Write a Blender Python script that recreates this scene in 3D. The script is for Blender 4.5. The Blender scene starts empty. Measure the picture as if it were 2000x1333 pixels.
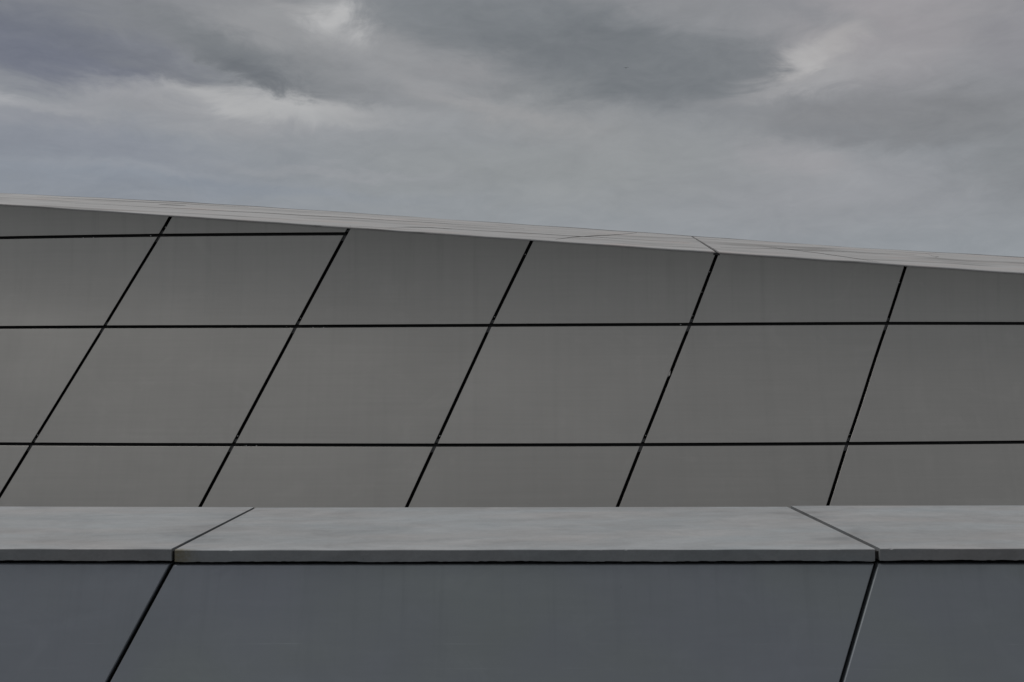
import bpy, bmesh, math, random
from mathutils import Vector, Matrix
random.seed(7)
S = bpy.context.scene
C = S.collection
R = math.radians

# ------------------------------------------------------------------ camera
EYE = 1.65
FPX = 1944.0 / 2000.0                      # focal length over picture width (35 mm lens)
cam_data = bpy.data.cameras.new('camera')
cam_data.sensor_width = 36.0
cam_data.lens = 36.0 * FPX
cam_data.shift_y = 68.5 / 2000.0           # level camera, lens shifted up: horizon a little below the middle
cam_data.clip_start = 0.05
cam_data.clip_end = 20000.0
cam = bpy.data.objects.new('camera', cam_data)
cam.location = (0, 0, EYE)
cam.rotation_euler = (R(90), 0, 0)
C.objects.link(cam)
S.camera = cam

# ------------------------------------------------------------------ light numbers
SUN_ELEV, SUN_AZ = 66.0, -80.0             # degrees; azimuth from +Y (ahead) towards +X: the sun is high on the left
SUN_STRENGTH, SUN_ANGLE = 1.45, 30.0       # thick overcast: a wide soft sun
SKY_STRENGTH = 0.1
S.view_settings.view_transform = 'Standard'
S.view_settings.look = 'None'
S.view_settings.gamma = 1.0
S.view_settings.exposure = 0.0
S.view_settings.use_curve_mapping = False


def lin(c):
    c = c / 255.0
    return c / 12.92 if c <= 0.04045 else ((c + 0.055) / 1.055) ** 2.4


def L3(r, g, b):
    return (lin(r), lin(g), lin(b))


class NT:
    """Small helper that writes node trees as expressions."""
    def __init__(self, tree):
        self.t = tree

    def node(self, typ, **kw):
        n = self.t.nodes.new(typ)
        for k, v in kw.items():
            setattr(n, k, v)
        return n

    def put(self, sock, v):
        if v is None:
            return
        if isinstance(v, bpy.types.NodeSocket):
            self.t.links.new(v, sock)
        elif isinstance(v, (tuple, list)):
            v = tuple(v)
            if len(sock.default_value) == 4 and len(v) == 3:
                v = v + (1.0,)
            sock.default_value = v
        else:
            sock.default_value = v

    def m(self, op, a, b=None, c=None, clamp=False):
        n = self.node('ShaderNodeMath', operation=op, use_clamp=clamp)
        for i, v in enumerate((a, b, c)):
            self.put(n.inputs[i], v)
        return n.outputs[0]

    def v(self, op, a, b=None, c=None):
        n = self.node('ShaderNodeVectorMath', operation=op)
        for i, x in enumerate((a, b, c)):
            if x is not None:
                self.put(n.inputs[i], x)
        return n.outputs['Value'] if op in ('LENGTH', 'DOT_PRODUCT') else n.outputs['Vector']

    def scale(self, vec, s):
        n = self.node('ShaderNodeVectorMath', operation='SCALE')
        self.put(n.inputs[0], vec)
        self.put(n.inputs['Scale'], s)
        return n.outputs['Vector']

    def xyz(self, x, y, z):
        n = self.node('ShaderNodeCombineXYZ')
        for i, q in enumerate((x, y, z)):
            self.put(n.inputs[i], q)
        return n.outputs[0]

    def sep(self, vec):
        n = self.node('ShaderNodeSeparateXYZ')
        self.put(n.inputs[0], vec)
        return n.outputs

    def noise(self, vec, scale=1.0, detail=4.0, rough=0.5, dist=0.0, out='Fac'):
        n = self.node('ShaderNodeTexNoise')
        self.put(n.inputs['Vector'], vec)
        n.inputs['Scale'].default_value = scale
        n.inputs['Detail'].default_value = detail
        n.inputs['Roughness'].default_value = rough
        n.inputs['Distortion'].default_value = dist
        return n.outputs['Fac'] if out == 'Fac' else n.outputs['Color']

    def ramp(self, x, a, b, lo=0.0, hi=1.0, smooth=True):
        n = self.node('ShaderNodeMapRange')
        n.interpolation_type = 'SMOOTHSTEP' if smooth else 'LINEAR'
        self.put(n.inputs['Value'], x)
        for k, q in (('From Min', a), ('From Max', b), ('To Min', lo), ('To Max', hi)):
            self.put(n.inputs[k], q)
        return n.outputs[0]

    def mix(self, f, a, b):
        n = self.node('ShaderNodeMix', data_type='RGBA')
        self.put(n.inputs[0], f)
        self.put(n.inputs[6], a)
        self.put(n.inputs[7], b)
        return n.outputs[2]


# ------------------------------------------------------------------ sky: overcast over a Nishita sky
world = bpy.data.worlds.new('World')
S.world = world
world.use_nodes = True
wt = world.node_tree
wt.nodes.clear()
N = NT(wt)
sky = N.node('ShaderNodeTexSky', sky_type='NISHITA')
sky.sun_disc = False
sky.sun_elevation = R(SUN_ELEV)
sky.sun_rotation = R(SUN_AZ)
geo = N.node('ShaderNodeTexCoord')
d = N.v('NORMALIZE', geo.outputs['Generated'])
dx, dy, dz = N.sep(d)
az = N.m('ARCTAN2', dx, dy)
el = N.m('ARCSINE', dz)
# long, low cloud noise: stretched sideways, no seam behind the viewer
dn = N.v('MULTIPLY', d, (1.0, 1.0, 2.6))
warp = N.v('SUBTRACT', N.noise(dn, 5.5, 5.0, 0.55, 0.3, 'Color'), (0.5, 0.5, 0.5))
wx, wy, _ = N.sep(warp)
fine = N.v('SUBTRACT', N.noise(N.v('MULTIPLY', d, (1.0, 1.0, 2.4)), 15.0, 6.0, 0.64, 0.8, 'Color'), (0.5, 0.5, 0.5))
fx, fy, _ = N.sep(fine)
qa = N.m('ADD', az, N.m('ADD', N.m('MULTIPLY', wx, 0.10), N.m('MULTIPLY', fx, 0.085)))
qe = N.m('ADD', el, N.m('ADD', N.m('MULTIPLY', wy, 0.036), N.m('MULTIPLY', fy, 0.036)))
q = N.xyz(qa, qe, 0.0)
base = N.mix(N.ramp(el, R(5), R(24)), L3(145, 150, 155), L3(139, 140, 143))
n_big = N.m('SUBTRACT', N.noise(N.v('MULTIPLY', d, (1, 1, 3.0)), 3.1, 5.0, 0.5, 0.4), 0.5)
n_mid = N.m('SUBTRACT', N.noise(N.v('MULTIPLY', d, (1, 1, 2.8)), 9.0, 6.0, 0.6, 1.0), 0.5)
n_fine = N.m('SUBTRACT', N.noise(N.v('MULTIPLY', d, (1, 1, 2.8)), 24.0, 6.0, 0.66, 0.8), 0.5)
lum = N.m('ADD', N.m('MULTIPLY', n_big, 0.02),
          N.m('ADD', N.m('MULTIPLY', n_mid, 0.075), N.m('MULTIPLY', n_fine, 0.055)))
acc = base
# cloud masses
CLOUDS = [
    # azimuth, elevation, half widths, turn (degrees), colour (sRGB), cover, edge firmness
    (-24.84, 10.93, 10.92, 3.21, -0, (135, 141, 151), 0.8, 2.3),
    (4.41, 11.69, 13.18, 2.35, -0, (146, 149, 150), 0.8, 2.3),
    (18.49, 9.78, 9.28, 2.24, -0, (150, 151, 155), 0.7, 2.3),
    (26.99, 11.49, 2.81, 3.15, -0, (130, 133, 136), 0.75, 2.3),
    (-23.62, 18.34, 7.42, 1.62, -0, (123, 126, 134), 0.8, 2.3),
    (-19.02, 18.39, 4.22, 1.67, -0, (130, 132, 135), 0.7, 2.3),
    (-25.08, 16.25, 7.98, 1.33, -7, (111, 115, 128), 0.92, 3),
    (-12.75, 18.88, 4.21, 2.01, -0, (151, 152, 154), 0.85, 3),
    (-15.25, 17.06, 5.08, 1.19, -18, (117, 121, 125), 0.85, 3),
    (-14.01, 16.11, 3.05, 0.57, -16, (107, 111, 116), 0.85, 3),
    (-10.49, 16.71, 2.56, 1.16, -25, (132, 134, 137), 0.6, 2.5),
    (-6.75, 17.93, 3.20, 2.20, -35, (149, 150, 152), 0.7, 2.3),
    (-2.06, 17.64, 2.65, 1.47, -10, (154, 154, 156), 0.85, 2.5),
    (-5.87, 20.06, 3.79, 1.17, -5, (127, 131, 135), 0.7, 2.5),
    (0.29, 19.63, 10.02, 1.62, -8, (126, 130, 134), 0.9, 3.5),
    (7.91, 16.96, 8.39, 2.22, -4, (117, 121, 125), 0.95, 4.5),
    (1.18, 16.03, 3.54, 0.88, -0, (122, 126, 129), 0.6, 2.5),
    (20.84, 18.19, 5.66, 3.17, -0, (156, 153, 156), 0.85, 2.5),
    (16.88, 19.48, 4.05, 0.68, -22, (139, 140, 144), 0.75, 2.5),
    (17.15, 17.35, 2.56, 1.01, 20, (172, 170, 170), 0.8, 2.5),
    (15.66, 16.95, 1.23, 0.68, 10, (182, 181, 181), 0.75, 2.5),
    (16.34, 15.81, 4.07, 0.51, 8, (162, 162, 164), 0.8, 2.5),
    (26.75, 16.71, 1.41, 2.11, -0, (139, 138, 143), 0.6, 2.3),
    (20.32, 14.04, 7.52, 1.33, -2, (132, 133, 136), 0.88, 3),
    (18.49, 12.95, 3.98, 0.67, -4, (128, 130, 134), 0.6, 2.5),
    (16.07, 11.88, 2.99, 0.79, -8, (156, 155, 158), 0.7, 2.5),
    (2.36, 14.37, 6.47, 1.12, -8, (151, 152, 153), 0.7, 2.3),
    (-16.61, 14.15, 8.93, 0.96, -1, (157, 158, 161), 0.75, 2.3),
    (-14.42, 14.88, 5.94, 0.57, -2, (184, 184, 184), 0.88, 2.3),
    (-11.34, 14.30, 3.40, 0.52, -8, (170, 171, 172), 0.7, 2.5),
    (-26.99, 14.24, 1.40, 0.37, -10, (172, 173, 176), 0.7, 2.5),
    (-24.60, 13.96, 2.19, 0.38, -0, (160, 161, 165), 0.6, 2.5),
    (-21.61, 14.67, 2.04, 0.33, -0, (156, 157, 161), 0.5, 2.5),
    (-9.83, 19.47, 1.00, 1.20, 25, (190, 190, 190), 0.85, 2.2),
    (-11.63, 19.90, 1.70, 0.40, -20, (163, 163, 164), 0.5, 2.3),
    (-23.62, 12.07, 6.68, 0.70, -2, (136, 140, 149), 0.7, 2.3),
    (-21.10, 10.96, 6.41, 0.36, -1, (148, 152, 159), 0.6, 2.3),
    (-9.35, 11.41, 5.45, 0.26, -2, (153, 155, 159), 0.6, 2.3),
    (-17.15, 10.35, 10.76, 0.39, -2, (137, 144, 154), 0.5, 2.3),
    (-25.81, 17.56, 4.78, 1.06, -6, (108, 112, 123), 0.6, 2.5),
    (-3.53, 19.07, 4.40, 1.18, -12, (121, 125, 129), 0.7, 2.6),
    (3.53, 18.55, 6.46, 1.77, -8, (115, 119, 123), 0.7, 3),
    (-19.80, 16.03, 4.17, 0.55, -10, (117, 120, 126), 0.55, 2.5),
    (-25.81, 13.25, 4.78, 0.48, -2, (146, 148, 155), 0.5, 2.5),
    (23.62, 13.09, 3.96, 1.08, -0, (126, 128, 131), 0.6, 2.6),
    (-4.12, 15.85, 3.23, 0.47, -14, (156, 156, 158), 0.5, 2.4),
    (-0.59, 14.93, 4.42, 0.35, -10, (157, 157, 158), 0.5, 2.4),
]
for (a0, e0, ra, re_, turn, rgb, cover, firm) in CLOUDS:
    mp = N.node('ShaderNodeMapping', vector_type='TEXTURE')
    mp.inputs['Location'].default_value = (R(a0), R(e0), 0)
    mp.inputs['Rotation'].default_value = (0, 0, R(turn))
    mp.inputs['Scale'].default_value = (R(ra), R(re_), 1)
    N.put(mp.inputs['Vector'], q)
    r = N.v('LENGTH', mp.outputs[0])
    g = N.m('MULTIPLY', N.m('EXPONENT', N.m('MULTIPLY', N.m('POWER', r, firm), -0.9)), cover)
    acc = N.mix(g, acc, L3(*rgb))
acc = N.v('ADD', acc, N.xyz(lum, lum, lum))
cloud = N.scale(N.v('MAXIMUM', acc, (0.05, 0.05, 0.05)), 1.0 / SKY_STRENGTH)
col = N.mix(0.985, sky.outputs[0], cloud)
bg = N.node('ShaderNodeBackground')
bg.inputs['Strength'].default_value = SKY_STRENGTH
N.put(bg.inputs['Color'], col)
wo = N.node('ShaderNodeOutputWorld')
wt.links.new(bg.outputs[0], wo.inputs['Surface'])

sun_data = bpy.data.lights.new('sun', 'SUN')
sun_data.energy = SUN_STRENGTH
sun_data.angle = R(SUN_ANGLE)
sun_data.color = (1.0, 0.985, 0.96)
sun = bpy.data.objects.new('sun', sun_data)
sd = Vector((math.sin(R(SUN_AZ)) * math.cos(R(SUN_ELEV)), math.cos(R(SUN_AZ)) * math.cos(R(SUN_ELEV)), math.sin(R(SUN_ELEV))))
sun.rotation_euler = sd.to_track_quat('Z', 'Y').to_euler()
sun.location = (-20, 10, 40)
C.objects.link(sun)


# ------------------------------------------------------------------ materials
def material(name):
    mt = bpy.data.materials.new(name)
    mt.use_nodes = True
    mt.node_tree.nodes.clear()
    n = NT(mt.node_tree)
    b = n.node('ShaderNodeBsdfPrincipled')
    o = n.node('ShaderNodeOutputMaterial')
    mt.node_tree.links.new(b.outputs[0], o.inputs['Surface'])
    return mt, n, b


def bump(n, b, height, strength, dist=0.001):
    k = n.node('ShaderNodeBump')
    k.inputs['Strength'].default_value = strength
    k.inputs['Distance'].default_value = dist
    n.put(k.inputs['Height'], height)
    n.put(b.inputs['Normal'], k.outputs[0])


def plain(name, colour, rough=0.7, metal=0.0):
    mt, n, b = material(name)
    tc = n.node('ShaderNodeTexCoord').outputs['Object']
    f = n.noise(tc, 9.0, 4.0, 0.6)
    n.put(b.inputs['Base Color'], n.mix(f, tuple(c * 0.85 for c in colour), tuple(c * 1.15 for c in colour)))
    b.inputs['Roughness'].default_value = rough
    b.inputs['Metallic'].default_value = metal
    return mt


def facade_metal():
    mt, n, b = material('facade_metal')
    tc = n.node('ShaderNodeTexCoord').outputs['Object']
    rnd = n.node('ShaderNodeObjectInfo').outputs['Random']
    grain = n.noise(n.v('MULTIPLY', tc, (1.2, 1.0, 55.0)), 1.0, 3.0, 0.55)
    cloudy = n.noise(n.v('MULTIPLY', tc, (0.8, 0.8, 1.6)), 1.4, 5.0, 0.55)
    runs = n.noise(n.v('MULTIPLY', tc, (16.0, 1.0, 0.7)), 1.0, 3.0, 0.5)
    specks = n.ramp(n.noise(tc, 26.0, 2.0, 0.6), 0.74, 0.82)
    f = n.m('ADD', n.m('MULTIPLY', n.m('SUBTRACT', grain, 0.5), 0.10),
            n.m('ADD', n.m('MULTIPLY', n.m('SUBTRACT', cloudy, 0.5), 0.16),
                n.m('ADD', n.m('MULTIPLY', n.m('SUBTRACT', runs, 0.5), 0.07),
                    n.m('ADD', n.m('MULTIPLY', n.m('SUBTRACT', rnd, 0.5), 0.09),
                        n.m('MULTIPLY', specks, 0.06)))))
    x_, y_, z_ = n.sep(tc)
    below = n.m('ADD', n.m('SUBTRACT', 2.781, z_), n.m('MULTIPLY', x_, -0.069))      # metres under the roof edge
    rain = n.noise(n.v('MULTIPLY', n.xyz(x_, 0.0, z_), (9.0, 1.0, 0.35)), 1.0, 5.0, 0.65)
    rain = n.m('MULTIPLY', n.ramp(rain, 0.5, 0.72), n.ramp(below, 1.0, 0.0, 0.25, 1.0))
    wipe = n.ramp(n.noise(n.v('MULTIPLY', tc, (1.6, 1.0, 2.2)), 1.3, 6.0, 0.66, 1.4), 0.52, 0.72)
    chalk = n.m('MULTIPLY', n.ramp(n.noise(n.v('MULTIPLY', tc, (6.0, 1.0, 14.0)), 1.6, 4.0, 0.7, 0.8), 0.66, 0.76), n.ramp(n.noise(tc, 0.9, 2.0), 0.5, 0.62))
    f = n.m('ADD', f, n.m('ADD', n.m('MULTIPLY', rain, -0.09), n.m('ADD', n.m('MULTIPLY', wipe, 0.045), n.m('MULTIPLY', chalk, 0.08))))
    k = n.m('ADD', 1.0, f)
    n.put(b.inputs['Base Color'], n.v('MULTIPLY', n.xyz(k, k, k), FACADE_COL))
    b.inputs['Metallic'].default_value = 0.65
    n.put(b.inputs['Roughness'], n.m('ADD', 0.40, n.m('MULTIPLY', cloudy, 0.10)))
    wave = n.noise(n.v('MULTIPLY', tc, (1.0, 1.0, 1.3)), 1.1, 1.0, 0.4)
    bump(n, b, wave, 0.35, 0.004)
    return mt


def parapet_metal():
    mt, n, b = material('parapet_metal')
    tc = n.node('ShaderNodeTexCoord').outputs['Object']
    x, y, z = n.sep(tc)
    cloudy = n.noise(n.v('MULTIPLY', tc, (1.3, 1.0, 2.0)), 2.0, 5.0, 0.55)
    dust = n.noise(n.v('MULTIPLY', tc, (7.0, 7.0, 60.0)), 1.0, 3.0, 0.6)
    # a long rubbed line with broken strength, and a second fainter one below it
    wob = n.m('MULTIPLY', n.m('SUBTRACT', n.noise(n.xyz(x, 0.0, 0.0), 1.6, 2.0, 0.5), 0.5), 0.012)
    brk = n.ramp(n.noise(n.v('MULTIPLY', tc, (1.0, 0.0, 9.0)), 4.5, 6.0, 0.72), 0.48, 0.68)

    def line(zz, w, amt):
        dz_ = n.m('ABSOLUTE', n.m('SUBTRACT', n.m('ADD', z, wob), zz))
        return n.m('MULTIPLY', n.m('MULTIPLY', n.ramp(dz_, w, 0.0), brk), amt)
    lines = n.m('ADD', line(1.037, 0.0013, 0.32), n.m('ADD', line(0.986, 0.001, 0.16), line(1.052, 0.001, 0.06)))
    # short slanted scuffs: very stretched noise turned in the plane of the panel
    rot = n.node('ShaderNodeMapping')
    rot.inputs['Rotation'].default_value = (0, R(38), 0)
    n.put(rot.inputs['Vector'], tc)
    sc = n.noise(n.v('MULTIPLY', rot.outputs[0], (4.0, 2.0, 240.0)), 1.0, 2.0, 0.5)
    scuff = n.m('MULTIPLY', n.ramp(sc, 0.76, 0.84), n.ramp(n.noise(tc, 4.5, 2.0), 0.58, 0.7))
    specks = n.ramp(n.noise(tc, 70.0, 2.0, 0.6), 0.76, 0.84)
    spots = n.ramp(n.noise(n.v('ADD', tc, (5, 2, 1)), 34.0, 2.0, 0.5), 0.77, 0.83)
    k = n.m('ADD', 1.0, n.m('ADD', n.m('MULTIPLY', n.m('SUBTRACT', cloudy, 0.5), 0.22), n.m('MULTIPLY', n.m('SUBTRACT', dust, 0.5), 0.08)))
    k = n.m('ADD', k, n.m('ADD', lines, n.m('ADD', n.m('MULTIPLY', scuff, 0.25), n.m('MULTIPLY', specks, 0.12))))
    k = n.m('SUBTRACT', k, n.m('MULTIPLY', spots, 0.15))
    drip = n.noise(n.v('MULTIPLY', n.xyz(n.m('SUBTRACT', x, n.m('MULTIPLY', z, 0.0)), 0.0, z), (34.0, 1.0, 1.6)), 1.0, 4.0, 0.6)
    drip = n.m('MULTIPLY', n.ramp(drip, 0.5, 0.75), n.ramp(z, 0.95, 1.2, 0.3, 1.0))
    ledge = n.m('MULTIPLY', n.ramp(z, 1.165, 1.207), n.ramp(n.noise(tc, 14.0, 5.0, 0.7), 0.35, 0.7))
    smear = n.ramp(n.noise(n.v('MULTIPLY', tc, (2.5, 1.0, 3.5)), 2.0, 6.0, 0.65, 1.2), 0.5, 0.72)
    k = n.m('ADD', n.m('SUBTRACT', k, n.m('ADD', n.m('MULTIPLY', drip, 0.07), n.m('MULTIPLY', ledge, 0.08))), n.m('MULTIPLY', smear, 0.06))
    hue = n.noise(n.v('MULTIPLY', tc, (1.0, 1.0, 1.6)), 1.5, 3.0, 0.5)
    base_ = n.v('MULTIPLY', n.xyz(k, k, k), PARAPET_COL)
    n.put(b.inputs['Base Color'], n.v('MULTIPLY', base_, n.mix(n.ramp(hue, 0.35, 0.65), (1.0, 1.01, 0.985), (0.995, 0.985, 1.045))))
    b.inputs['Metallic'].default_value = 0.4
    n.put(b.inputs['Roughness'], n.m('ADD', 0.38, n.m('MULTIPLY', cloudy, 0.14)))
    wave = n.noise(n.v('MULTIPLY', tc, (1.2, 1.0, 1.6)), 1.3, 1.0, 0.4)
    bump(n, b, wave, 0.3, 0.004)
    return mt


def stone(name, colour, stain=True, streak=1.0):
    mt, n, b = material(name)
    tc = n.node('ShaderNodeTexCoord').outputs['Object']
    x, y, z = n.sep(tc)
    rot = n.node('ShaderNodeMapping')
    rot.inputs['Rotation'].default_value = (0, 0, R(-5))
    n.put(rot.inputs['Vector'], tc)
    p = rot.outputs[0]
    broad = n.noise(n.v('MULTIPLY', p, (2.2, 4.5, 4.5)), 1.0, 5.0, 0.6, 0.8)
    vein = n.noise(n.v('MULTIPLY', p, (10.0, 17.0, 17.0)), 1.0, 7.0, 0.66, 1.2)
    fine_ = n.noise(n.v('MULTIPLY', p, (110.0, 160.0, 160.0)), 1.0, 4.0, 0.7)
    specks = n.ramp(n.noise(tc, 95.0, 2.0, 0.5), 0.76, 0.82)
    dark = n.ramp(n.noise(n.v('ADD', tc, (3, 1, 2)), 60.0, 2.0, 0.5), 0.76, 0.82)
    k = n.m('ADD', 1.0, n.m('ADD', n.m('MULTIPLY', n.m('SUBTRACT', broad, 0.5), 0.60),
            n.m('ADD', n.m('MULTIPLY', n.m('SUBTRACT', vein, 0.5), 0.46), n.m('MULTIPLY', n.m('SUBTRACT', fine_, 0.5), 0.3))))
    k = n.m('ADD', k, n.m('SUBTRACT', n.m('MULTIPLY', specks, 0.34), n.m('MULTIPLY', dark, 0.32)))
    colr = n.v('MULTIPLY', n.xyz(k, k, k), colour)
    tint = n.noise(n.v('MULTIPLY', tc, (2.0, 7.0, 7.0)), 1.3, 3.0, 0.5)
    colr = n.v('MULTIPLY', colr, n.mix(tint, (1.08, 0.99, 0.94), (0.92, 1.01, 1.05)))
    jd = None
    for xj in (-0.797, 0.8595):
        dj = n.m('ABSOLUTE', n.m('SUBTRACT', x, xj))
        jd = dj if jd is None else n.m('MINIMUM', jd, dj)
    blot = n.noise(n.v('MULTIPLY', tc, (9.0, 14.0, 9.0)), 1.0, 6.0, 0.7, 0.6)
    gr = n.m('MULTIPLY', n.ramp(jd, 0.16, 0.0), n.ramp(blot, 0.42, 0.7, 0.15, 1.0))
    water = n.m('MULTIPLY', n.ramp(n.noise(n.v('ADD', n.v('MULTIPLY', tc, (3.0, 6.0, 6.0)), (7, 2, 0)), 1.0, 6.0, 0.62, 1.5), 0.55, 0.68), 0.09)
    lip = n.m('MULTIPLY', n.ramp(n.m('ADD', y, n.m('MULTIPLY', blot, 0.06)), -0.15, -0.215), 0.07)
    colr = n.scale(colr, n.m('SUBTRACT', n.m('ADD', 1.0, lip), n.m('ADD', n.m('MULTIPLY', gr, 0.22), water)))
    # sides tinted darker than upper faces: their shade is painted into the colour
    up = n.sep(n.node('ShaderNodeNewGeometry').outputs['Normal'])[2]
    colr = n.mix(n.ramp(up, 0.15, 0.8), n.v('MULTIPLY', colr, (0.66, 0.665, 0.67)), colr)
    if stain:
        # brownish algae creeping over one slab end, above the left joint
        far = n.ramp(n.m('ADD', x, n.m('MULTIPLY', n.noise(tc, 18.0, 4.0, 0.65), 0.16)), -0.62, -0.765)
        side = n.m('MULTIPLY', far, n.m('GREATER_THAN', x, -0.797))
        low = n.ramp(y, -0.235, -0.258)
        mm = n.m('MULTIPLY', n.m('MULTIPLY', side, low), n.ramp(n.noise(tc, 120.0, 3.0, 0.6), 0.25, 0.62, 0.35, 1.0))
        colr = n.mix(n.m('MULTIPLY', mm, 0.95), colr, (0.17, 0.145, 0.08))
    n.put(b.inputs['Base Color'], colr)
    b.inputs['Roughness'].default_value = 0.6
    b.inputs['Specular IOR Level'].default_value = 0.35
    bump(n, b, n.m('ADD', fine_, vein), 0.25, 0.0006)
    return mt


def roof_edge():
    mt, n, b = material('roof_edge_stone')
    tc = n.node('ShaderNodeTexCoord').outputs['UV']
    x, y, z = n.sep(tc)                     # u along the edge (m), v across it (m)
    p = n.xyz(x, n.m('ADD', n.m('SUBTRACT', y, n.m('MULTIPLY', x, 0.04)), n.m('MULTIPLY', n.m('SUBTRACT', n.noise(n.xyz(x, 0, 0), 0.7, 2.0), 0.5), 0.12)), 0.0)
    broad = n.noise(n.v('MULTIPLY', p, (1.0, 6.0, 1.0)), 1.0, 4.0, 0.6)
    bed = n.noise(n.v('MULTIPLY', p, (0.30, 17.0, 1.0)), 1.0, 4.0, 0.65)
    hair = n.noise(n.v('ADD', n.v('MULTIPLY', p, (0.28, 11.0, 1.0)), (0.3, 4.1, 0)), 1.0, 2.0, 0.5)
    crack = n.ramp(n.m('ABSOLUTE', n.m('SUBTRACT', hair, 0.5)), 0.05, 0.008)
    crack = n.m('MULTIPLY', crack, n.ramp(n.noise(n.v('MULTIPLY', p, (0.9, 7.0, 1)), 1.0, 3.0), 0.36, 0.6))
    k = n.m('ADD', 1.0, n.m('ADD', n.m('MULTIPLY', n.m('SUBTRACT', broad, 0.5), 0.22), n.m('MULTIPLY', n.m('SUBTRACT', bed, 0.5), 0.45)))
    colr = n.v('MULTIPLY', n.xyz(k, k, k), ROOF_COL)
    rust = n.ramp(n.noise(n.v('MULTIPLY', p, (1.6, 9.0, 1)), 1.0, 4.0), 0.5, 0.75, 0.0, 0.5)
    colr = n.mix(rust, colr, n.v('MULTIPLY', colr, (1.12, 0.97, 0.92)))
    colr = n.mix(n.m('MULTIPLY', crack, 0.55), colr, n.v('MULTIPLY', colr, (0.35, 0.34, 0.33)))
    n.put(b.inputs['Base Color'], colr)
    b.inputs['Roughness'].default_value = 0.6
    b.inputs['Specular IOR Level'].default_value = 0.3
    bump(n, b, bed, 0.3, 0.001)
    return mt


FACADE_COL = (0.440, 0.428, 0.402)
PARAPET_COL = (0.237, 0.258, 0.270)
ROOF_COL = (0.445, 0.44, 0.435)
STONE_COL = (0.338, 0.345, 0.351)
M = {
    'facade': facade_metal(), 'parapet': parapet_metal(),
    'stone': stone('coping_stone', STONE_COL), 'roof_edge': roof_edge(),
    'membrane': plain('black_membrane', (0.006, 0.006, 0.006), 0.9),
    'rail': plain('black_rail', (0.008, 0.007, 0.007), 0.6),
    'clip': plain('grey_clip', (0.10, 0.10, 0.10), 0.6),
    'screw': plain('bright_screw', (0.42, 0.42, 0.41), 0.5, 0.2),
    'concrete': plain('concrete', (0.25, 0.25, 0.245), 0.85),
    'sealant': plain('dark_sealant', (0.022, 0.020, 0.019), 0.8),
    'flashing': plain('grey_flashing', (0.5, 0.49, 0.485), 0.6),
    'crack': plain('dark_crack', (0.07, 0.068, 0.065), 0.9),
    'gravel': plain('roof_gravel', (0.26, 0.255, 0.245), 0.95),
    'paving': plain('paving', (0.09, 0.09, 0.088), 0.8),
    'scrap': plain('pale_scrap', (0.55, 0.53, 0.50), 0.8),
    'bird': plain('dark_feather', (0.03, 0.03, 0.035), 0.8),
}


# ------------------------------------------------------------------ mesh helpers
def link(name, verts, faces, mat, parent=None, base=(0, 0, 0), smooth=None, uvs=None):
    b = Vector(base)
    me = bpy.data.meshes.new(name)
    me.from_pydata([tuple(Vector(v) - b) for v in verts], [], faces)
    me.materials.append(mat)
    if smooth is not None:
        for i, p in enumerate(me.polygons):
            p.use_smooth = bool(smooth[i])
        cnt = {}
        for p in me.polygons:
            for ek in p.edge_keys:
                cnt.setdefault(ek, []).append(p.use_smooth)
        for ed in me.edges:
            fl = cnt.get(ed.key, [])
            ed.use_edge_sharp = not (len(fl) == 2 and all(fl))
    if uvs is not None:
        uvl = me.uv_layers.new(name='UVMap')
        for lp in me.loops:
            uvl.data[lp.index].uv = uvs[lp.vertex_index]
    me.update()
    o = bpy.data.objects.new(name, me)
    C.objects.link(o)
    if parent is not None:
        o.parent = parent
    else:
        o.location = b
    return o


def empty(name, loc, label, cat):
    o = bpy.data.objects.new(name, None)
    o.location = loc
    o['label'] = label
    o['category'] = cat
    C.objects.link(o)
    return o


def inset_poly(poly, g):
    """Move each edge of a convex polygon (x, z), counter-clockwise, inward by g[i]."""
    n = len(poly)
    lines = []
    for i in range(n):
        a, b_ = Vector(poly[i]), Vector(poly[(i + 1) % n])
        t = (b_ - a).normalized()
        nrm = Vector((-t.y, t.x))
        lines.append((a + nrm * g[i], t))
    out = []
    for i in range(n):
        p1, t1 = lines[i - 1]
        p2, t2 = lines[i]
        den = t1.x * t2.y - t1.y * t2.x
        w = p2 - p1
        s = (w.x * t2.y - w.y * t2.x) / den
        out.append(p1 + t1 * s)
    return out


# ------------------------------------------------------------------ ground
link('ground', [(-4000, -4000, 0), (4000, -4000, 0), (4000, 4000, 0), (-4000, 4000, 0)], [(0, 1, 2, 3)], M['paving'])['kind'] = 'structure'

# ------------------------------------------------------------------ the building behind: leaning, slightly hollow wall of metal panels
K0, KT, WB, CP, XC = 0.354, -0.1, 1, 0.012, -0.6


def ztop(x):
    return 2.78541 - 0.06899 * x + 0.00164 * x * x


def fy_wall(x, z):
    """Depth of the facade's outer face at x, z: leans back 19 degrees, straightening under the roof edge."""
    T = ztop(x)
    s = T - z
    g1 = KT * WB + (K0 - KT) * WB / 2
    yt = 8 + K0 * (T - EYE) - K0 * WB + g1
    gs = KT * s + (K0 - KT) * s * s / (2 * WB) if s < WB else g1 + K0 * (s - WB)
    return yt - gs + CP * (x - XC) ** 2


BB = (0.0, 8.2, 0.0)
building = empty('clad_building', BB, 'long building clad in grey metal panels with slanted joints under a pale roof edge', 'building')

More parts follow.
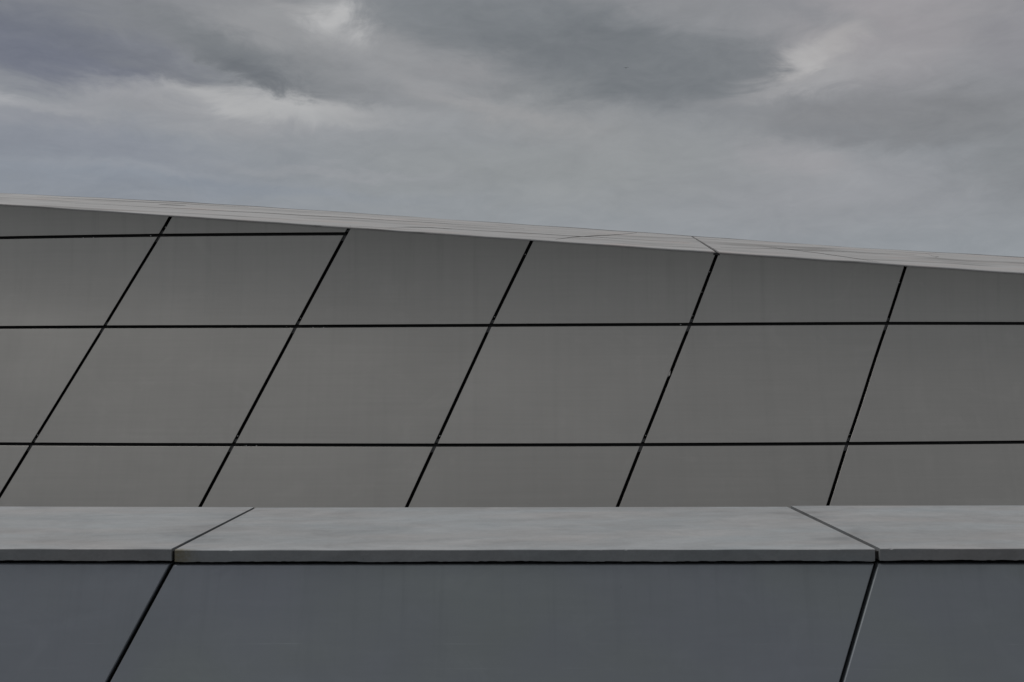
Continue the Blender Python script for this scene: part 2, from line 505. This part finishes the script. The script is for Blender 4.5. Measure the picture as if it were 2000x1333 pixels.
# joints as (x, z) at the roof edge, row joint one, row joint two, row joint three; surveyed joints first, then carried on both ways
JT = {
    0: [(-2.8427, None), (-2.9476, 2.8282), (-3.3768, 2.0567), (-3.8277, 1.1073)],
    1: [(-1.3396, None), (-1.3728, 2.8257), (-1.7704, 2.0569), (-2.1976, 1.1085)],
    2: [(0.1683, None), None, (-0.1757, 2.0642), (-0.6025, 1.1078)],
    3: [(1.6954, None), None, (1.4621, 2.0743), (1.0244, 1.1096)],
    4: [(3.2806, None), None, (3.1159, 2.0878), (2.6745, 1.1110)],
}
for k in (-1, -2, -3):
    JT[k] = [(-2.8317 + 1.5723 * k, None), (-2.9506 + 1.5680 * k, 2.8251 - 0.001 * k), (-3.3767 + 1.6065 * k, 2.0567 + 0.002 * k), (-3.8277 + 1.6301 * k, 1.1073)]
for k in (5, 6, 7):
    JT[k] = [(3.2806 + 1.5852 * (k - 4), None), None, (3.1159 + 1.6538 * (k - 4), 2.0878 + 0.006 * (k - 4)), (2.6745 + 1.6501 * (k - 4), 1.1110 + 0.003 * (k - 4))]
ZB = 0.17
for k, j in JT.items():
    x = j[0][0]
    j[0] = (x, ztop(x))
    dxz = (j[2][0] - j[3][0]) / (j[2][1] - j[3][1])
    j.append((j[3][0] - dxz * (j[3][1] - ZB), ZB))

GAP = 0.0128
# the joints bow a few millimetres sideways over the hollow wall: middle row, short row, full upper row
BOW = {0: (0.0002, -0.0160, -0.0233), 1: (-0.0004, -0.0087, -0.0101), 2: (-0.0003, 0.0000, -0.0014), 3: (0.0026, 0.0000, 0.0033), 4: (0.0100, 0.0000, 0.0049)}
for k in (-1, -2, -3):
    BOW[k] = tuple(2 * a - b for a, b in zip(BOW[k + 1], BOW[k + 2])) if k == -1 else BOW[-1]
for k in (5, 6, 7):
    BOW[k] = BOW[4]


def panel(poly, gaps, bows=(0.0, 0.0), name='facade_panel', nu=7, nv=7):
    """poly: four (x, z) corners, lower left first, counter-clockwise."""
    outer = inset_poly(poly, gaps)
    inner = inset_poly(poly, [g + 0.0010 for g in gaps])
    tilt = (random.uniform(-1, 1) * 0.0022, random.uniform(-1, 1) * 0.0022, random.uniform(-1, 1) * 0.0008)
    cx_, cz_ = sum(p.x for p in outer) / 4, sum(p.y for p in outer) / 4

    def P(c, u, v, dy):
        a = c[0].lerp(c[1], u)
        b_ = c[3].lerp(c[2], u)
        p = a.lerp(b_, v)
        p.x += 4 * v * (1 - v) * (bows[0] * (1 - u) + bows[1] * u)
        return (p.x, fy_wall(p.x, p.y) + dy + tilt[2] + tilt[0] * (p.x - cx_) + tilt[1] * (p.y - cz_), p.y)
    V, Fc, sm = [], [], []
    for j in range(nv + 1):
        for i in range(nu + 1):
            V.append(P(inner, i / nu, j / nv, 0.0))
    for j in range(nv):
        for i in range(nu):
            a = j * (nu + 1) + i
            Fc.append((a, a + 1, a + nu + 2, a + nu + 1))
            sm.append(1)
    ring = [(i, 0) for i in range(nu)] + [(nu, j) for j in range(nv)] + [(i, nv) for i in range(nu, 0, -1)] + [(0, j) for j in range(nv, 0, -1)]
    m_ = len(ring)
    o1 = len(V)
    for (i, j) in ring:
        V.append(P(outer, i / nu, j / nv, 0.0012))
    o2 = len(V)
    for (i, j) in ring:
        V.append(P(outer, i / nu, j / nv, 0.022))
    for t in range(m_):
        t2 = (t + 1) % m_
        a = ring[t][1] * (nu + 1) + ring[t][0]
        b_ = ring[t2][1] * (nu + 1) + ring[t2][0]
        Fc.append((a, o1 + t, o1 + t2, b_)); sm.append(0)
        Fc.append((o1 + t, o2 + t, o2 + t2, o1 + t2)); sm.append(0)
    po = link(name, V, Fc, M['facade'], building, BB, sm)
    po.data.materials.append(M['rail'])            # returns coloured black: the shade inside the joints is painted on
    for i in range(nu * nv + 1, len(Fc), 2):
        po.data.polygons[i].material_index = 1
    return po


ks = sorted(JT)
for a, b_ in zip(ks[:-1], ks[1:]):
    A, B = JT[a], JT[b_]
    # bottom row and middle row
    panel([A[4], B[4], B[3], A[3]], [GAP, GAP, GAP, GAP])
    panel([A[3], B[3], B[2], A[2]], [GAP, GAP, GAP, GAP], (BOW[a][0], BOW[b_][0]))
    if b_ <= 1:
        panel([A[2], B[2], B[1], A[1]], [GAP, GAP, GAP, GAP], (BOW[a][1], BOW[b_][1]))
        panel([A[1], B[1], B[0], A[0]], [GAP, GAP, 0.004, GAP], nv=4)
    else:
        panel([A[2], B[2], B[0], A[0]], [GAP, GAP, 0.004, GAP], (BOW[a][2], BOW[b_][2]), nv=9)

XL, XR = -8.6, 8.0
xs = [XL + (XR - XL) * i / 40 for i in range(41)]


def ribbon(name, zfun0, zfun1, dy, mat, x0, x1, depth=0.012, n=30):
    """A flat rail that follows the facade between two heights."""
    V, Fc = [], []
    for i in range(n + 1):
        x = x0 + (x1 - x0) * i / n
        for z in (zfun0(x), zfun1(x)):
            y = fy_wall(x, z)
            V.append((x, y + dy, z)); V.append((x, y + dy + depth, z))
    for i in range(n):
        o = i * 4
        p = o + 4
        Fc += [(o, p, p + 2, o + 2), (o + 1, o + 3, p + 3, p + 1), (o + 2, p + 2, p + 3, o + 3), (o, o + 1, p + 1, p)]
    Fc += [(0, 2, 3, 1), (n * 4, n * 4 + 1, n * 4 + 3, n * 4 + 2)]
    return link(name, V, Fc, mat, building, BB)


def zrow(r):
    def fz(x):
        pts = sorted(j[r] for j in JT.values() if j[r])
        if x <= pts[0][0]:
            p, q_ = pts[0], pts[1]
        elif x >= pts[-1][0]:
            p, q_ = pts[-2], pts[-1]
        else:
            for p, q_ in zip(pts[:-1], pts[1:]):
                if p[0] <= x <= q_[0]:
                    break
        return p[1] + (q_[1] - p[1]) * (x - p[0]) / (q_[0] - p[0])
    return fz


# black carrier rails behind the level joints, dark membrane and core behind everything
for r, (x0, x1) in ((1, (XL + .3, JT[1][1][0] - 0.005)), (2, (XL, XR)), (3, (XL, XR))):
    z = zrow(r)
    ribbon('carrier_rail', lambda x, z=z: z(x) - 0.03, lambda x, z=z: z(x) + 0.03, 0.036, M['rail'], x0, x1)

V, Fc = [], []
nz = 14
for x in xs:
    for j in range(nz + 1):
        z = ztop(x) * j / nz - (0.0 if j < nz else 0.012)
        V.append((x, fy_wall(x, z) + 0.065, z))
for i in range(len(xs) - 1):
    for j in range(nz):
        a = i * (nz + 1) + j
        Fc.append((a, a + nz + 1, a + nz + 2, a + 1))
# close the core: back wall at 15 m, ends, underside left open on the ground
o = len(V)
for x in xs:
    V.append((x, 15.0, 0.0)); V.append((x, 15.0, ztop(x) + 0.1))
for i in range(len(xs) - 1):
    Fc.append((o + 2 * i, o + 2 * i + 1, o + 2 * i + 3, o + 2 * i + 2))
    t0, t1 = i * (nz + 1) + nz, (i + 1) * (nz + 1) + nz
    Fc.append((t0, t1, o + 2 * i + 3, o + 2 * i + 1))
Fc.append(tuple([j for j in range(nz + 1)] + [o + 1, o]))
e = (len(xs) - 1) * (nz + 1)
Fc.append(tuple([e + j for j in range(nz, -1, -1)] + [o + 2 * (len(xs) - 1), o + 2 * (len(xs) - 1) + 1]))
link('wall_core', V, Fc, M['membrane'], building, BB)


def along(k, t, r0=2, r1=3):
    p, q_ = Vector(JT[k][r0]), Vector(JT[k][r1])
    return p.lerp(q_, t)


def box_on_wall(name, k, r0, r1, d0, d1, dy, mat, half=0.02):
    """A small plate in joint k, from d0 to d1 metres below row joint r0."""
    p, q_ = Vector(JT[k][r0]), Vector(JT[k][r1])
    t = (q_ - p).normalized()
    V = []
    for s in (d0, d1):
        c = p + t * s
        for sx in (-half, half):
            for yy in (dy, dy + 0.006):
                V.append((c.x + sx, fy_wall(c.x, c.y) + yy, c.y))
    Fc = [(0, 2, 6, 4), (1, 5, 7, 3), (0, 4, 5, 1), (2, 3, 7, 6), (0, 1, 3, 2), (4, 6, 7, 5)]
    return link(name, V, Fc, mat, building, BB)


screw_me = None


def screw(x, z, dy=0.012, r=0.0065):
    global screw_me
    if screw_me is None:
        bm = bmesh.new()
        bmesh.ops.create_uvsphere(bm, u_segments=8, v_segments=5, radius=1.0)
        bmesh.ops.scale(bm, vec=(1, 0.6, 1), verts=bm.verts)
        screw_me = bpy.data.meshes.new('screw')
        bm.to_mesh(screw_me)
        bm.free()
        screw_me.materials.append(M['screw'])
    o_ = bpy.data.objects.new('screw', screw_me)
    o_.location = Vector((x, fy_wall(x, z) + dy, z)) - Vector(BB)
    o_.scale = (r, r, r)
    o_.parent = building
    C.objects.link(o_)


for k in range(-1, 6):
    for r in (1, 2, 3):
        if not JT[k][r]:
            continue
        up = {1: 0, 2: (1 if JT[k][1] else 0), 3: 2}[r]
        box_on_wall('clip', k, r, r + 1, 0.014, 0.062, 0.020, M['clip'])
        # the plate above the crossing
        p, q_ = Vector(JT[k][r]), Vector(JT[k][up])
        t = (q_ - p).normalized()
        Vv = []
        for s in (0.020, 0.050):
            c = p + t * s
            for sx in (-0.02, 0.02):
                for yy in (0.022, 0.028):
                    Vv.append((c.x + sx, fy_wall(c.x, c.y) + yy, c.y))
        link('clip', Vv, [(0, 4, 6, 2), (1, 3, 7, 5), (0, 1, 5, 4), (2, 6, 7, 3), (0, 2, 3, 1), (4, 5, 7, 6)], M['clip'], building, BB)
        c = p + t * (0.073 + 0.01 * random.random())
        if random.random() < 0.75:
            screw(c.x + random.uniform(-.004, .004), c.y, 0.014, random.uniform(0.0045, 0.0065))
# screw heads showing along the level joints and high in the slanted ones
for (x, z) in ((-1.631, 2.0455), (-1.544, 2.0460), (-2.094, 1.100), (-2.013, 1.100), (-3.62, 2.816), (-3.53, 2.8165), (-3.03, 2.8267), (1.385, 2.073)):
    screw(x, z, 0.012, 0.0058)
for k, t in ((2, 0.17), (3, 0.27), (3, 0.55), (0, 0.6), (4, 0.3)):
    p, q_ = Vector(JT[k][0]), Vector(JT[k][2])
    c = p.lerp(q_, t)
    screw(c.x, c.y, 0.016, 0.005)

# sloping roof edge slabs; one real joint between them in view, the rest far apart
RISE = [(-9.0, 0.13), (-4.557, 0.156), (-2.927, 0.180), (-1.34, 0.187), (0.0, 0.183), (1.56, 0.182), (3.11, 0.181), (4.459, 0.196), (9.0, 0.21)]


def rise(x):
    for (a, r0), (b_, r1) in zip(RISE[:-1], RISE[1:]):
        if a <= x <= b_:
            return r0 + (r1 - r0) * (x - a) / (b_ - a)
    return 0.2


DEP = 0.45


def slab_pt(x, v, w=0.0):
    """Point of the roof edge: v from 0 (lip) to 1 (back), w metres down."""
    lip = fy_wall(x, ztop(x)) - 0.006
    return Vector((x, lip + DEP * v, ztop(x) + rise(x) * v - w + 0.0012 * math.sin(x * 9.0 + v * 3)))


def roof_slab(xa0, xb0, xa1, xb1):
    """From lip x xa0..xb0 to back x xa1..xb1."""
    n, mv = 60, 5
    V, Fc, uv, sm = [], [], [], []
    vs = [0.0, 0.012, 0.25, 0.5, 0.75, 1.0]
    for w in (0, 1):
        for v in vs:
            for i in range(n + 1):
                x = (xa0 + (xa1 - xa0) * v) + ((xb0 + (xb1 - xb0) * v) - (xa0 + (xa1 - xa0) * v)) * i / n
                off = (0.004 if (v == 0.0) else 0.0) if w == 0 else (0.013 if v < 0.02 else 0.03)
                jit = 0.0012 * math.sin(x * 61.0) * math.sin(x * 17.3) if v == 1.0 and w == 0 else 0.0
                p = slab_pt(x, v, off + jit)
                V.append(p)
                uv.append((x, v * DEP * 1.08))
    m_ = len(vs)
    W = n + 1
    for j in range(m_ - 1):
        for i in range(n):
            a = j * W + i
            Fc.append((a, a + 1, a + W + 1, a + W)); sm.append(0)
            b_ = m_ * W + a
            Fc.append((b_, b_ + W, b_ + W + 1, b_ + 1)); sm.append(0)
    for i in range(n):
        Fc.append((i, m_ * W + i, m_ * W + i + 1, i + 1)); sm.append(0)
        a = (m_ - 1) * W + i
        Fc.append((a, a + 1, m_ * W + a + 1, m_ * W + a)); sm.append(0)
    for i in (0, n):
        for j in range(m_ - 1):
            a = j * W + i
            q4 = (a, a + W, m_ * W + a + W, m_ * W + a)
            Fc.append(q4 if i == 0 else q4[::-1]); sm.append(0)
    return link('roof_edge_slab', V, Fc, M['roof_edge'], building, BB, sm, uv)


g2 = 0.019
roof_slab(XL, 1.687 - g2, XL, 1.562 - g2 * .5)
roof_slab(1.687 + g2, XR, 1.562 + g2 * .5, XR)
V = []
for v in (0.01, 0.99):
    xm = 1.687 + (1.562 - 1.687) * v
    for sx in (-0.026, 0.026):
        for w in (0.012, 0.03):
            V.append(slab_pt(xm + sx, v, w))
link('joint_sealant', V, [(0, 2, 3, 1), (4, 5, 7, 6), (0, 4, 6, 2), (1, 3, 7, 5), (0, 1, 5, 4), (2, 6, 7, 3)], M['rail'], building, BB)


def crack(pts, wid):
    """A fine open crack across the roof edge slab, as a thin dark sliver 1 mm proud: points are (x, v)."""
    V, Fc = [], []
    sub = []
    for (a, b_) in zip(pts[:-1], pts[1:]):
        for i in range(8):
            f = i / 8
            sub.append((a[0] + (b_[0] - a[0]) * f, a[1] + (b_[1] - a[1]) * f))
    sub.append(pts[-1])
    n = len(sub)
    for i, (x, v) in enumerate(sub):
        w = wid * (0.25 + 0.75 * math.sin(math.pi * min(1, (i + .5) / n)))
        v2 = v + 0.003 * math.sin(x * 37)
        for s in (-w, w):
            V.append(slab_pt(x, v2, -0.0016) + Vector((0, s, s * 0.4)))
    for i in range(n - 1):
        Fc.append((2 * i, 2 * i + 2, 2 * i + 3, 2 * i + 1))
    return link('crack', V, Fc, M['crack'], building, BB)


crack([(0.36, 0.10), (0.50, 0.33), (0.80, 0.62), (1.08, 0.96)], 0.006)
crack([(2.10, 0.62), (2.55, 0.42), (2.85, 0.20), (3.05, 0.03)], 0.004)
crack([(-1.05, 0.10), (-0.7, 0.32), (-0.5, 0.30)], 0.003)
crack([(-3.07, 0.72), (-2.83, 0.74)], 0.005)
crack([(-4.2, 0.80), (-3.2, 0.86), (-2.3, 0.93)], 0.0035)
crack([(-3.9, 0.42), (-2.9, 0.50), (-1.4, 0.62), (0.1, 0.70)], 0.003)
crack([(-0.9, 0.30), (0.6, 0.42), (1.5, 0.50)], 0.0025)
crack([(1.75, 0.32), (2.6, 0.60), (3.5, 0.72)], 0.003)
crack([(3.62, 0.9), (3.66, 0.66), (3.70, 0.72)], 0.004)

# thin grey flashing turned up along the back of the slabs
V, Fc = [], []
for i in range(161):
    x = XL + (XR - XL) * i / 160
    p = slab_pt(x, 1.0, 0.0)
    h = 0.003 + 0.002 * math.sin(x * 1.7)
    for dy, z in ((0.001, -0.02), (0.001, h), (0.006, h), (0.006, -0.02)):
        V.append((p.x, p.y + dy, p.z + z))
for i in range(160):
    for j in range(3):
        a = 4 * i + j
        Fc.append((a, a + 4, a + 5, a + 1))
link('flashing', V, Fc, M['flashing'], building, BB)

# gravel roof behind the edge
V, Fc = [], []
for x in xs:
    p = slab_pt(x, 1.0, 0.02)
    V.append((x, p.y - 0.02, p.z)); V.append((x, 15.0, ztop(x) + 0.13))
for i in range(len(xs) - 1):
    Fc.append((2 * i, 2 * i + 2, 2 * i + 3, 2 * i + 1))
link('roof_deck', V, Fc, M['gravel'], building, BB)

# ------------------------------------------------------------------ the parapet in front
PB = (0.0, 2.6, 0.0)
parapet = empty('parapet', PB, 'low parapet in the foreground, blue grey metal panels under a pale stone coping', 'parapet')
YF, YK = 2.34, 3.09
SL = 0.377                                  # the face leans: this many metres towards the viewer per metre down
ZPT = 1.2078                                # top of the cladding


def coping(x0, x1, zf0, zf1, zb0, zb1, thick=0.0279, seed=0):
    """Stone slab: front height at both ends, back height at both ends; lower front arris is ragged."""
    rn = random.Random(seed)
    n = max(40, int((x1 - x0) * 190))
    V, Fc = [], []
    be = 0.0016
    a0, a1, amp = rn.random() * 9, rn.random() * 9, 0.0011
    rows = 8
    jag = 0.0
    for i in range(n + 1):
        t = i / n
        x = x0 + (x1 - x0) * t
        zf = zf0 + (zf1 - zf0) * t
        zb = zb0 + (zb1 - zb0) * t
        if i % 2 == 0:
            jag = 0.4 * jag + rn.uniform(-1, 1) * 0.00075
        chip = max(0.0, rn.gauss(-1.9, 1.0)) * 0.0012
        wav = 0.0006 * math.sin(x * 11 + a0)
        zl = zf - thick + jag + wav
        top = 0.0004 * math.sin(x * 23 + a1)
        dz_ = (zb - zf) / (YK - YF)
        V += [(x, YF, zl), (x, YF + top, zf - be - chip), (x, YF + be + chip, zf), (x, (YF + YK) / 2, (zf + zb) / 2),
              (x, YK - be, zb), (x, YK, zb - be), (x, YK, zb - thick), (x, YF + 0.012, zf - thick - 0.0005)]
    for i in range(n):
        a, b_ = i * rows, (i + 1) * rows
        for j in range(rows):
            j2 = (j + 1) % rows
            Fc.append((a + j, b_ + j, b_ + j2, a + j2))
    Fc.append(tuple(range(rows)))
    Fc.append(tuple(n * rows + j for j in range(rows - 1, -1, -1)))
    o_ = link('coping_slab', V, [f[::-1] if False else f for f in Fc], M['stone'], parapet, PB)
    bm = bmesh.new()
    bm.from_mesh(o_.data)
    bmesh.ops.recalc_face_normals(bm, faces=bm.faces)
    bm.to_mesh(o_.data)
    bm.free()
    return o_


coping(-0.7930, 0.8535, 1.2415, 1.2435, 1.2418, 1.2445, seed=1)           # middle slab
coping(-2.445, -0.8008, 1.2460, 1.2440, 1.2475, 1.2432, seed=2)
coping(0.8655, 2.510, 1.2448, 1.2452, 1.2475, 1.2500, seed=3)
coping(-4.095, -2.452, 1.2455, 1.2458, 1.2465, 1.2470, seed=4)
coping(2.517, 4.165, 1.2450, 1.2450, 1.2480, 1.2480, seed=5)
# dark flexible sealant low in the joints between the slabs
for xa, xb in ((-2.452, -2.445), (-0.8008, -0.7930), (0.8535, 0.8655), (2.510, 2.517)):
    V = []
    for y in (YF + 0.010, YK - 0.004):
        for x in (xa, xb):
            for z in (1.2185, 1.2365):
                V.append((x, y, z))
    link('joint_sealant', V, [(0, 2, 3, 1), (4, 5, 7, 6), (0, 4, 6, 2), (1, 3, 7, 5), (0, 1, 5, 4), (2, 6, 7, 3)], M['sealant'], parapet, PB)


def clad(xl, xr, gl, gr, zt0, zt1):
    """A leaning panel between two slanted joints given by their x at the top; joints lean left going down."""
    LEAN = 0.452
    zb = 0.10
    V, Fc = [], []

    def yy(z):
        return YF + 0.002 - SL * (ZPT - z)
    bw, th = 0.0022, 0.022
    l, r = xl + gl, xr - gr
    tops = (zt0, zt1)

    def corner(x, z, inx, inz, dy):
        zz = z + inz
        return (x - LEAN * (ZPT - zz) + inx, yy(zz) + dy, zz)
    inner = [corner(l, zb, bw, bw, 0), corner(r, zb, -bw, bw, 0), corner(r, zt1, -bw, -bw, 0), corner(l, zt0, bw, -bw, 0)]
    ring1 = [corner(l, zb, 0, 0, bw), corner(r, zb, 0, 0, bw), corner(r, zt1, 0, 0, bw), corner(l, zt0, 0, 0, bw)]
    ring2 = [corner(l, zb, 0, 0, th), corner(r, zb, 0, 0, th), corner(r, zt1, 0, 0, th), corner(l, zt0, 0, 0, th)]
    V = inner + ring1 + ring2
    Fc = [(0, 1, 2, 3)]
    for i in range(4):
        j = (i + 1) % 4
        Fc.append((i, 4 + i, 4 + j, j))
        Fc.append((4 + i, 8 + i, 8 + j, 4 + j))
    return link('cladding_panel', V, Fc, M['parapet'], parapet, PB)


XJ = [-4.10, -2.45, -0.8005, 0.8575, 2.512, 4.165]
for i in range(5):
    gl = gr = 0.0051
    z0, z1 = ((ZPT, ZPT), (ZPT + .001, ZPT), (ZPT - .0022, ZPT), (ZPT, ZPT), (ZPT, ZPT))[i]
    clad(XJ[i], XJ[i + 1], gl, gr, z0, z1)
# dark core behind the panels and under the coping
X0, X1 = -4.9, 4.16
sec = [(YF + 0.032 - SL * ZPT, 0.0), (YF + 0.032, ZPT), (YF + 0.03, 1.2115), (YK - 0.06, 1.2105), (YK - 0.06, 0.0)]
V = [(X0, y, z) for y, z in sec] + [(X1, y, z) for y, z in sec]
Fc = [(4, 3, 2, 1, 0), (5, 6, 7, 8, 9)] + [(i, (i + 1) % 5, 5 + (i + 1) % 5, 5 + i) for i in range(5)]
link('wall_core', V, Fc, M['membrane'], parapet, PB)

# ------------------------------------------------------------------ small things
# a pale scrap caught in the slanted joint
p = Vector((1.2657, 1.655))
y0 = fy_wall(p.x, p.y)
pts = [(-0.017, -0.020, 0.004), (-0.006, -0.004, -0.003), (0.004, 0.004, -0.006), (0.012, 0.026, 0.002), (0.017, 0.040, 0.008)]
wd = [0.002, 0.006, 0.0075, 0.004, 0.001]
V, Fc = [], []
for (ax, azz, ay), w in zip(pts, wd):
    for s in (-1, 1):
        for t in (0.0, 0.0012):
            V.append((p.x + ax + s * w * 0.8, y0 + 0.006 + ay + t, p.y + azz - s * w * 0.6))
for i in range(4):
    a, b_ = 4 * i, 4 * i + 4
    Fc += [(a, a + 2, b_ + 2, b_), (a + 1, b_ + 1, b_ + 3, a + 3), (a, b_, b_ + 1, a + 1), (a + 2, a + 3, b_ + 3, b_ + 2)]
o_ = link('dry_leaf', V, Fc, M['scrap'], None, (p.x, y0, p.y))
o_['label'] = 'small pale scrap of leaf caught in a slanted joint of the metal facade'
o_['category'] = 'leaf'

# a bird far off under the dark cloud
bx, by, bz = 12.45, 108.5, 35.25
bv = [(0, -.22, 0), (0.05, 0, .03), (0, .28, .02), (-0.05, 0, .03), (0, 0, -.05),
      (0.28, -.04, .13), (0.28, .08, .13), (0.55, .06, .07), (-0.28, -.04, .06), (-0.28, .08, .06), (-0.55, .06, -.06)]
bf = [(0, 1, 4), (1, 2, 4), (2, 3, 4), (3, 0, 4), (0, 3, 1), (1, 3, 2), (1, 5, 6), (5, 7, 6), (1, 6, 2), (3, 9, 8), (8, 9, 10), (3, 2, 9)]
ob = link('bird', [(bx + .6 * a, by + .6 * b2, bz + .6 * c2) for a, b2, c2 in bv], bf, M['bird'], None, (bx, by, bz))
ob['label'] = 'tiny dark bird flying far off under the grey cloud'
ob['category'] = 'bird'
